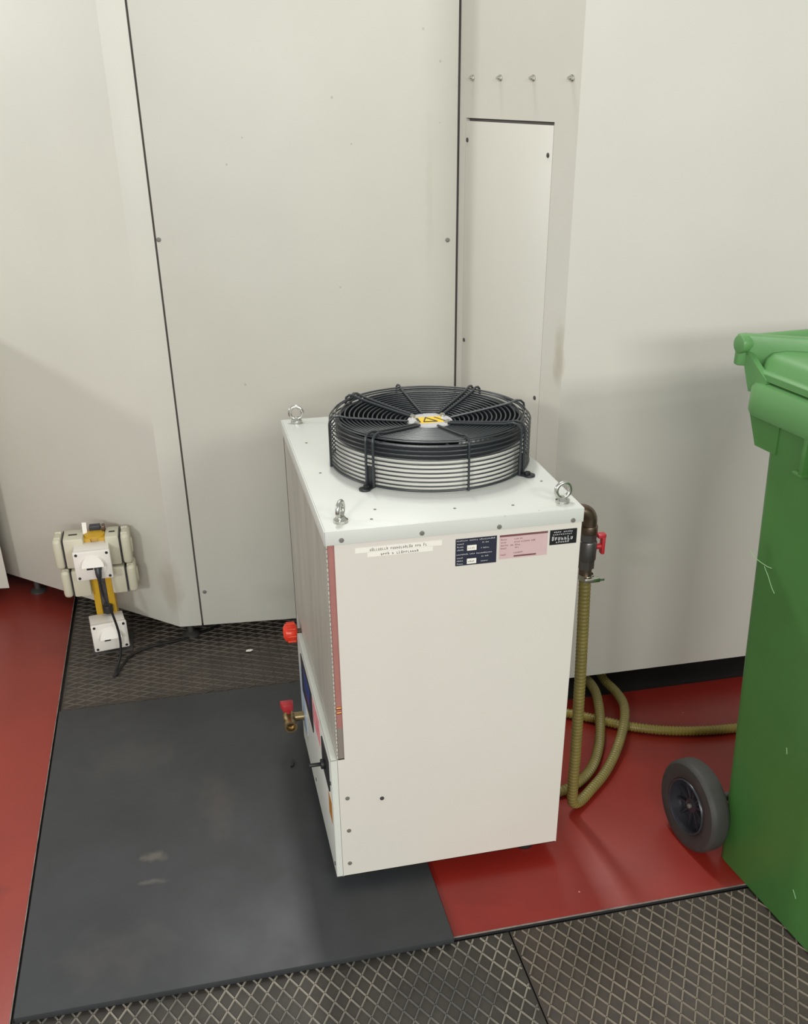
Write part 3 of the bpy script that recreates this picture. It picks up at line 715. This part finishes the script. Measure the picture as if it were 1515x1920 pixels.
b = nb(); cyl(b, (0.006, -0.045, 0.135), (0.006, -0.045, 0.160), 0.015, 16, bev=0.003); cyl(b, (0.006, -0.03, 0.1475), (0.006, -0.045, 0.1475), 0.008, 12); obj('cable_gland', b, 'black', post)
b = nb(); lathe(b, [(0, 0.0), (0.031, 0.0), (0.030, 0.005), (0.02, 0.009), (0, 0.010)], c=(0, -0.006, 0.384 + z_), seg=28); obj('cap', b, 'yellow', post)
b = nb(); box(b, (-0.026, 0.002, 0.402 + z_), (0.013, 0.004, 0.038), 0.0008, Matrix.Rotation(R(-25), 3, 'X')); obj('tag_label', b, 'label_w', post)
b = nb(); box(b, (0.002, 0.018, 0.398 + z_), (0.032, 0.024, 0.016), 0.002); obj('terminal_block', b, 'plug', post)
b = nb(); box(b, (0.026, 0.014, 0.396 + z_), (0.010, 0.024, 0.020), 0.002); obj('end_clip', b, 'brass', post)

def wall_socket(cx, cy, cz, rot, plugged):
    """white surface socket box with a hooded round cover, facing -Y"""
    mt = Matrix.Rotation(rot, 4, 'Z'); T = Matrix.Translation((cx, cy, cz)) @ mt
    wd, hd, dp = 0.104, 0.090, 0.080
    def put(bm): bm.transform(T); return bm
    b = nb(); bx(b, -wd / 2 + 0.002, wd / 2 - 0.002, -dp + 0.012, 0.0, -hd / 2 + 0.002, hd / 2 - 0.002, 0.004)
    bx(b, -wd / 2, wd / 2, -dp, -dp + 0.0135, -hd / 2, hd / 2, 0.004)
    s = obj('socket_box', put(b), 'sock_w', post)
    b = nb(); cyl(b, (0, -dp + 0.001, -0.004), (0, -dp - 0.0022, -0.004), 0.0375, 36, bev=0.001); obj('socket_face', put(b), 'sock_w', s)
    # hood: half disc wedge, thick at its straight lower edge
    b = nb(); n = 18; rr = 0.034; A = []; B = []
    for k in range(n + 1):
        a = PI * k / n; x = rr * math.cos(a); z = rr * math.sin(a) * 0.95; dpth = 0.019 - 0.016 * (math.sin(a) ** 1.2)
        A.append(b.verts.new((x, -dp - 0.0015, z + 0.002))); B.append(b.verts.new((x * 0.92, -dp - 0.0015 - dpth, z * 0.9 + 0.002)))
    for k in range(n): b.faces.new((A[k], A[k + 1], B[k + 1], B[k]))
    b.faces.new(B); b.faces.new(list(reversed(A))); b.faces.new((A[0], B[0], B[-1], A[-1]))
    obj('hood', put(b), 'sock_w', s)
    b = nb(); bx(b, -0.019, -0.001, -dp - 0.0034, -dp - 0.002, -0.0115, -0.002); obj('socket_slot', put(b), 'black', s)
    for sx in (-1, 1):
        for sz in (-1, 1):
            b = nb(); cyl(b, (sx * 0.0425, -dp + 0.001, sz * 0.0365), (sx * 0.0425, -dp - 0.0008, sz * 0.0365), 0.0042, 12); obj('corner_screw', put(b), 'black', s)
    return T
T1 = wall_socket(-0.010, -0.030, 0.331 + z_, R(2), True)
T2 = wall_socket(-0.006, -0.030, 0.093 + z_, R(9), False)
def cee(sx, z0, z1, yc, out):
    """cream socket with a gasketed round-edged cap on its outer end"""
    zc = (z0 + z1) / 2; h = z1 - z0; x0 = 0.030; x1 = x0 + out
    b = nb(); bx(b, sx * x0, sx * x1, yc - 0.040, yc + 0.040, z0, z1, 0.006)
    s = obj('cream_socket', b, 'sock_c', post)
    b = nb(); bx(b, sx * (x1 + 0.0004), sx * (x1 + 0.0028), yc - 0.038, yc + 0.038, z0 + 0.002, z1 - 0.002); obj('gasket', b, 'plug', s)
    b = nb(); bx(b, sx * (x1 + 0.0032), sx * (x1 + 0.030), yc - 0.041, yc + 0.041, z0 - 0.001, z1 + 0.001, 0.011, 3); obj('cap_lid', b, 'sock_c', s)
    for yy in (-0.022, 0.022):
        b = nb(); cyl(b, (sx * (x1 + 0.006), yc + yy, z1 - 0.003), (sx * (x1 + 0.024), yc + yy, z1 - 0.003), 0.0065, 12, bev=0.001); obj('hinge', b, 'sock_c', s)
    b = nb(); bx(b, sx * (x1 + 0.0285), sx * (x1 + 0.034), yc - 0.012, yc + 0.012, zc - 0.02, zc + 0.02, 0.002); obj('latch', b, 'sock_c', s)
    b = nb(); xm = sx * (x0 + out * 0.52); box(b, (xm, yc - 0.004, z1 + 0.0002), (out * 0.42, 0.009, 0.0012)); obj('slot', b, 'black', s)
for sx in (-1, 1):
    cee(sx, 0.300 + z_, 0.393 + z_, -0.010, 0.058 if sx < 0 else 0.040); cee(sx, 0.209 + z_, 0.294 + z_, -0.016, 0.050 if sx < 0 else 0.044)
# plug and cord
pp = Vector((PX, PY, 0.0088)) + (T1 @ Vector((0.013, -0.080, -0.006)))
cd = thing('power_cord', 'black power cord plugged into the upper white socket and trailing under the wall', 'cord', tuple(pp))
b = nb(); box(b, (0, -0.008, 0.0), (0.021, 0.012, 0.014), 0.003)
tube(b, [(0, -0.012, 0.002), (0, -0.017, -0.010), (0, -0.019, -0.022), (0.0005, -0.018, -0.036)], 0.008, 12, False, lambda i: (0.0085, 0.0095, 0.008, 0.0045)[i])
obj('plug', b, 'plug', cd)
cw_ = [(pp.x, pp.y - 0.018, pp.z - 0.032), (pp.x + 0.004, pp.y - 0.022, pp.z - 0.08), (pp.x + 0.018, pp.y - 0.032, 0.20), (pp.x + 0.030, pp.y - 0.036, 0.12), (pp.x + 0.027, pp.y - 0.046, 0.060), (pp.x + 0.012, 1.095, 0.022),
       (-0.513, 1.062, 0.0155), (-0.517, 1.052, 0.0155), (-0.510, 1.058, 0.0155), (-0.495, 1.105, 0.0155), (-0.472, 1.160, 0.0155), (-0.43, 1.195, 0.0155), (-0.37, 1.218, 0.0155), (-0.30, 1.236, 0.0155), (-0.2, 1.30, 0.0155), (-0.1, 1.42, 0.0155)]
b = nb(); tube(b, [Vector(p) - pp for p in spline(cw_, 10)], 0.0036, 8); obj('cable', b, 'cord', cd)

# ------------------------------------------------------------------ green wheeled bin
bn = thing('wheeled_bin', 'green plastic wheeled rubbish bin with scratched side, at the right edge', 'bin', (0.859, -0.170, 0.0), R(6.3))
def rrect(x0, x1, y0, y1, r, n=6):
    out = []
    for cx, cy, a0 in ((x1 - r, y1 - r, 0), (x0 + r, y1 - r, PI / 2), (x0 + r, y0 + r, PI), (x1 - r, y0 + r, 1.5 * PI)):
        for k in range(n + 1):
            a = a0 + PI / 2 * k / n; out.append((cx + r * math.cos(a), cy + r * math.sin(a)))
    return out
def loft(bm, secs, cap0=True, cap1=True):
    rings = [[bm.verts.new((x, y, z)) for x, y in poly] for poly, z in secs]; n = len(rings[0])
    for A, B in zip(rings, rings[1:]):
        for k in range(n): bm.faces.new((A[k], A[(k + 1) % n], B[(k + 1) % n], B[k]))
    if cap0: bm.faces.new(list(reversed(rings[0])))
    if cap1: bm.faces.new(rings[-1])
b = nb()
loft(b, [(rrect(0.0, 0.470, -0.450, 0.098, 0.030), 0.016), (rrect(-0.0005, 0.4705, -0.452, 0.100, 0.032), 0.03), (rrect(-0.028, 0.498, -0.540, 0.142, 0.034), 1.0), (rrect(-0.028, 0.498, -0.541, 0.143, 0.034), 1.045)])
bdy = obj('body', b, 'bin', bn)
b = nb()
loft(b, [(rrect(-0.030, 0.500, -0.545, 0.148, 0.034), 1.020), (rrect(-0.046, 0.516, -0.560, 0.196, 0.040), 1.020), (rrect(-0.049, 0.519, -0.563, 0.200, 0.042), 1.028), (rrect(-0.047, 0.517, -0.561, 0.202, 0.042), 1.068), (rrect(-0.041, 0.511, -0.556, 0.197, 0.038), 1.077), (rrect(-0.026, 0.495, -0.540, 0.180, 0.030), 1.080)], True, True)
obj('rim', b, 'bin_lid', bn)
# lid: flange, step and domed top
b = nb()
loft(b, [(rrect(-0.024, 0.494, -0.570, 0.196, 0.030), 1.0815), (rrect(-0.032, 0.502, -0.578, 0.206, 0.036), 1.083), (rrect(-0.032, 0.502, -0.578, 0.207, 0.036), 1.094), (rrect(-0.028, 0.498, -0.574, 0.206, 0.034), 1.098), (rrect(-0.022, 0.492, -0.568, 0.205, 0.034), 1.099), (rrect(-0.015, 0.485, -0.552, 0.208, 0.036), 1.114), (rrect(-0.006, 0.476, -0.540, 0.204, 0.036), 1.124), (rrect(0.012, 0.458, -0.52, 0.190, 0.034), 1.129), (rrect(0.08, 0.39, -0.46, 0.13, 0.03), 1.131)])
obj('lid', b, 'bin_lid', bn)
# handle bar behind the lid with its side brackets
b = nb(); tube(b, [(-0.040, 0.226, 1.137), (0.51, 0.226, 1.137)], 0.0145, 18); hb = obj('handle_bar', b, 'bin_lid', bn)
for x, q in ((-0.048, 1), (0.514, -1)):
    b = nb()   # hinge arm of the lid, running inward from the bar's end onto the lid
    prism(b, [(x, 0.226), (x + q * 0.002, 0.240), (x + q * 0.020, 0.240), (x + q * 0.16, 0.130), (x + q * 0.145, 0.112), (x + q * 0.03, 0.206)], 1.096, 1.1525, 0.004)
    obj('lid_arm', b, 'bin_lid', bn)
    x = x if q > 0 else x - 0.014
    b = nb(); cyl(b, (x - 0.002, 0.2255, 1.1355), (x + 0.016, 0.2255, 1.1355), 0.0165, 22, bev=0.002); obj('hinge_end', b, 'bin_lid', bn)
    b = nb()
    pl = [(0.232, 1.122), (0.216, 1.124), (0.150, 1.085), (0.150, 1.060), (0.196, 1.055)]
    loft(b, [(pl, 0.0), (pl, 0.012)]); b.transform(Matrix(((0, 0, 1, x + 0.012), (1, 0, 0, 0), (0, 1, 0, 0), (0, 0, 0, 1))))
    obj('handle_bracket', b, 'bin_lid', bn)
b = nb(); pl = [(0.192, 1.022), (0.100, 1.022), (0.100, 0.962), (0.160, 0.962)]
for x in (-0.030, 0.484):
    b = nb(); loft(b, [(pl, 0.0), (pl, 0.016)]); b.transform(Matrix(((0, 0, 1, x), (1, 0, 0, 0), (0, 1, 0, 0), (0, 0, 0, 1)))); obj('rear_gusset', b, 'bin', bn)
b = nb(); bx(b, -0.046, -0.022, 0.004, 0.014, 0.955, 1.023, 0.001); bx(b, -0.046, -0.022, 0.004, 0.030, 0.950, 0.958, 0.002); obj('lifting_rib', b, 'bin', bn)
b = nb(); bx(b, -0.046, -0.022, -0.30, -0.29, 0.955, 1.023, 0.001); bx(b, -0.046, -0.022, -0.30, -0.275, 0.950, 0.958, 0.002); obj('lifting_rib', b, 'bin', bn)
# scratches scored into the side
def side_x(z): return -0.0005 - 0.0275 * (z - 0.03) / 0.97
def scratch(pts):
    P = [Vector((side_x(z) - 0.0001, y, z)) for y, z in pts]
    b = nb(); tube(b, P, 0.0009, 5); obj('scratch', b, 'scratch', bn)
scratch([(0.131, 0.757), (0.122, 0.752), (0.108, 0.748), (0.090, 0.747), (0.076, 0.747), (0.064, 0.749)])
scratch([(0.085, 0.744), (0.070, 0.730), (0.055, 0.712), (0.045, 0.704)])
scratch([(-0.150, 0.122), (-0.162, 0.108)])
scratch([(-0.060, 0.415), (-0.064, 0.402)])
# wheels and axle
b = nb(); cyl(b, (-0.012, 0.153, 0.121), (0.482, 0.153, 0.121), 0.010, 16); obj('axle', b, 'screw_dark', bn)
def wheel(x, s, pts_only=False):
    # profile (radius, distance outward): tyre with square shoulders
    rot = Matrix.Rotation(-PI / 2, 4, 'Y') if s < 0 else Matrix.Rotation(PI / 2, 4, 'Y')
    c = (x, 0.153, 0.121)
    b = nb(); lathe(b, [(0.067, 0.004), (0.085, 0.0), (0.100, 0.002), (0.1055, 0.008), (0.107, 0.014), (0.107, 0.036), (0.1055, 0.042), (0.100, 0.048), (0.085, 0.050), (0.070, 0.048), (0.067, 0.046), (0.067, 0.004)], c=c, mtx=rot, seg=56)
    ty = obj('wheel_tyre', b, 'tyre', bn)
    b = nb(); lathe(b, [(0.0668, 0.002), (0.0668, 0.048), (0.0645, 0.051), (0.0615, 0.049), (0.060, 0.030), (0.058, 0.024), (0.020, 0.022), (0.018, 0.034), (0.012, 0.036), (0, 0.036), (0, 0.002), (0.0668, 0.002)], c=c, mtx=rot, seg=48)
    hb_ = obj('wheel_hub', b, 'hub', ty)
    for k in range(10):
        a = 2 * PI * k / 10
        b = nb(); box(b, (0.0395, 0, 0.027), (0.044, 0.0045, 0.012), 0.001); b.transform(Matrix.Translation(c) @ rot @ Matrix.Rotation(a, 4, 'Z')); obj('spoke', b, 'hub', ty)
    b = nb(); lathe(b, [(0, 0.036), (0.006, 0.036), (0.006, 0.040), (0.004, 0.042), (0, 0.042)], c=c, mtx=rot, seg=14); obj('axle_cap', b, 'screw', ty)
wheel(-0.013, -1); wheel(0.483, 1)

# ------------------------------------------------------------------ cabinet at the far left and loose scraps
cb = thing('side_cabinet', 'pale grey steel cabinet corner at the left edge against the left wall', 'cabinet', (-0.866, 1.628, 0.0))
b = nb(); prism(b, [(0.0, 0.0), (-0.02, 0.09), (-0.75, 0.79), (-1.3, 0.60), (-1.3, -0.40), (-0.24, -0.45), (-0.20, 0.02)], Z0, 1.02, 0.002); obj('cabinet_body', b, 'wall', cb)  # unseen forward step is shaped to cast the left wall's shadow
for x, y in ((-0.08, 0.09), (-1.2, -0.3), (-0.68, 0.66), (-0.3, -0.38)):
    b = nb(); cyl(b, (x, y, 0.014), (x, y, Z0 + 0.004), 0.02, 14); obj('plinth_foot', b, 'screw_dark', cb)
def scrap(name, pts, z, h, m, label, cat):
    b = nb(); prism(b, pts, z, z + h, 0.0004); return tag(obj(name, b, m), label, cat)
scrap('paper_scrap', [(-0.011, -0.004), (0.004, -0.006), (0.012, 0.001), (0.005, 0.006), (-0.008, 0.004)], 0, 0.003, 'label_w', 'small white scrap lying on the ribbed mat near the back wall', 'scrap').location = (-0.113, 1.118, 0.0105)
scrap('rubber_scrap', [(-0.006, -0.014), (0.003, -0.012), (0.006, 0.0), (0.004, 0.014), (-0.001, 0.012), (0.0, 0.0)], 0, 0.004, 'black', 'small black crescent scrap on the smooth black sheet left of the chiller', 'scrap').location = (-0.056, 0.477, 0.0261)
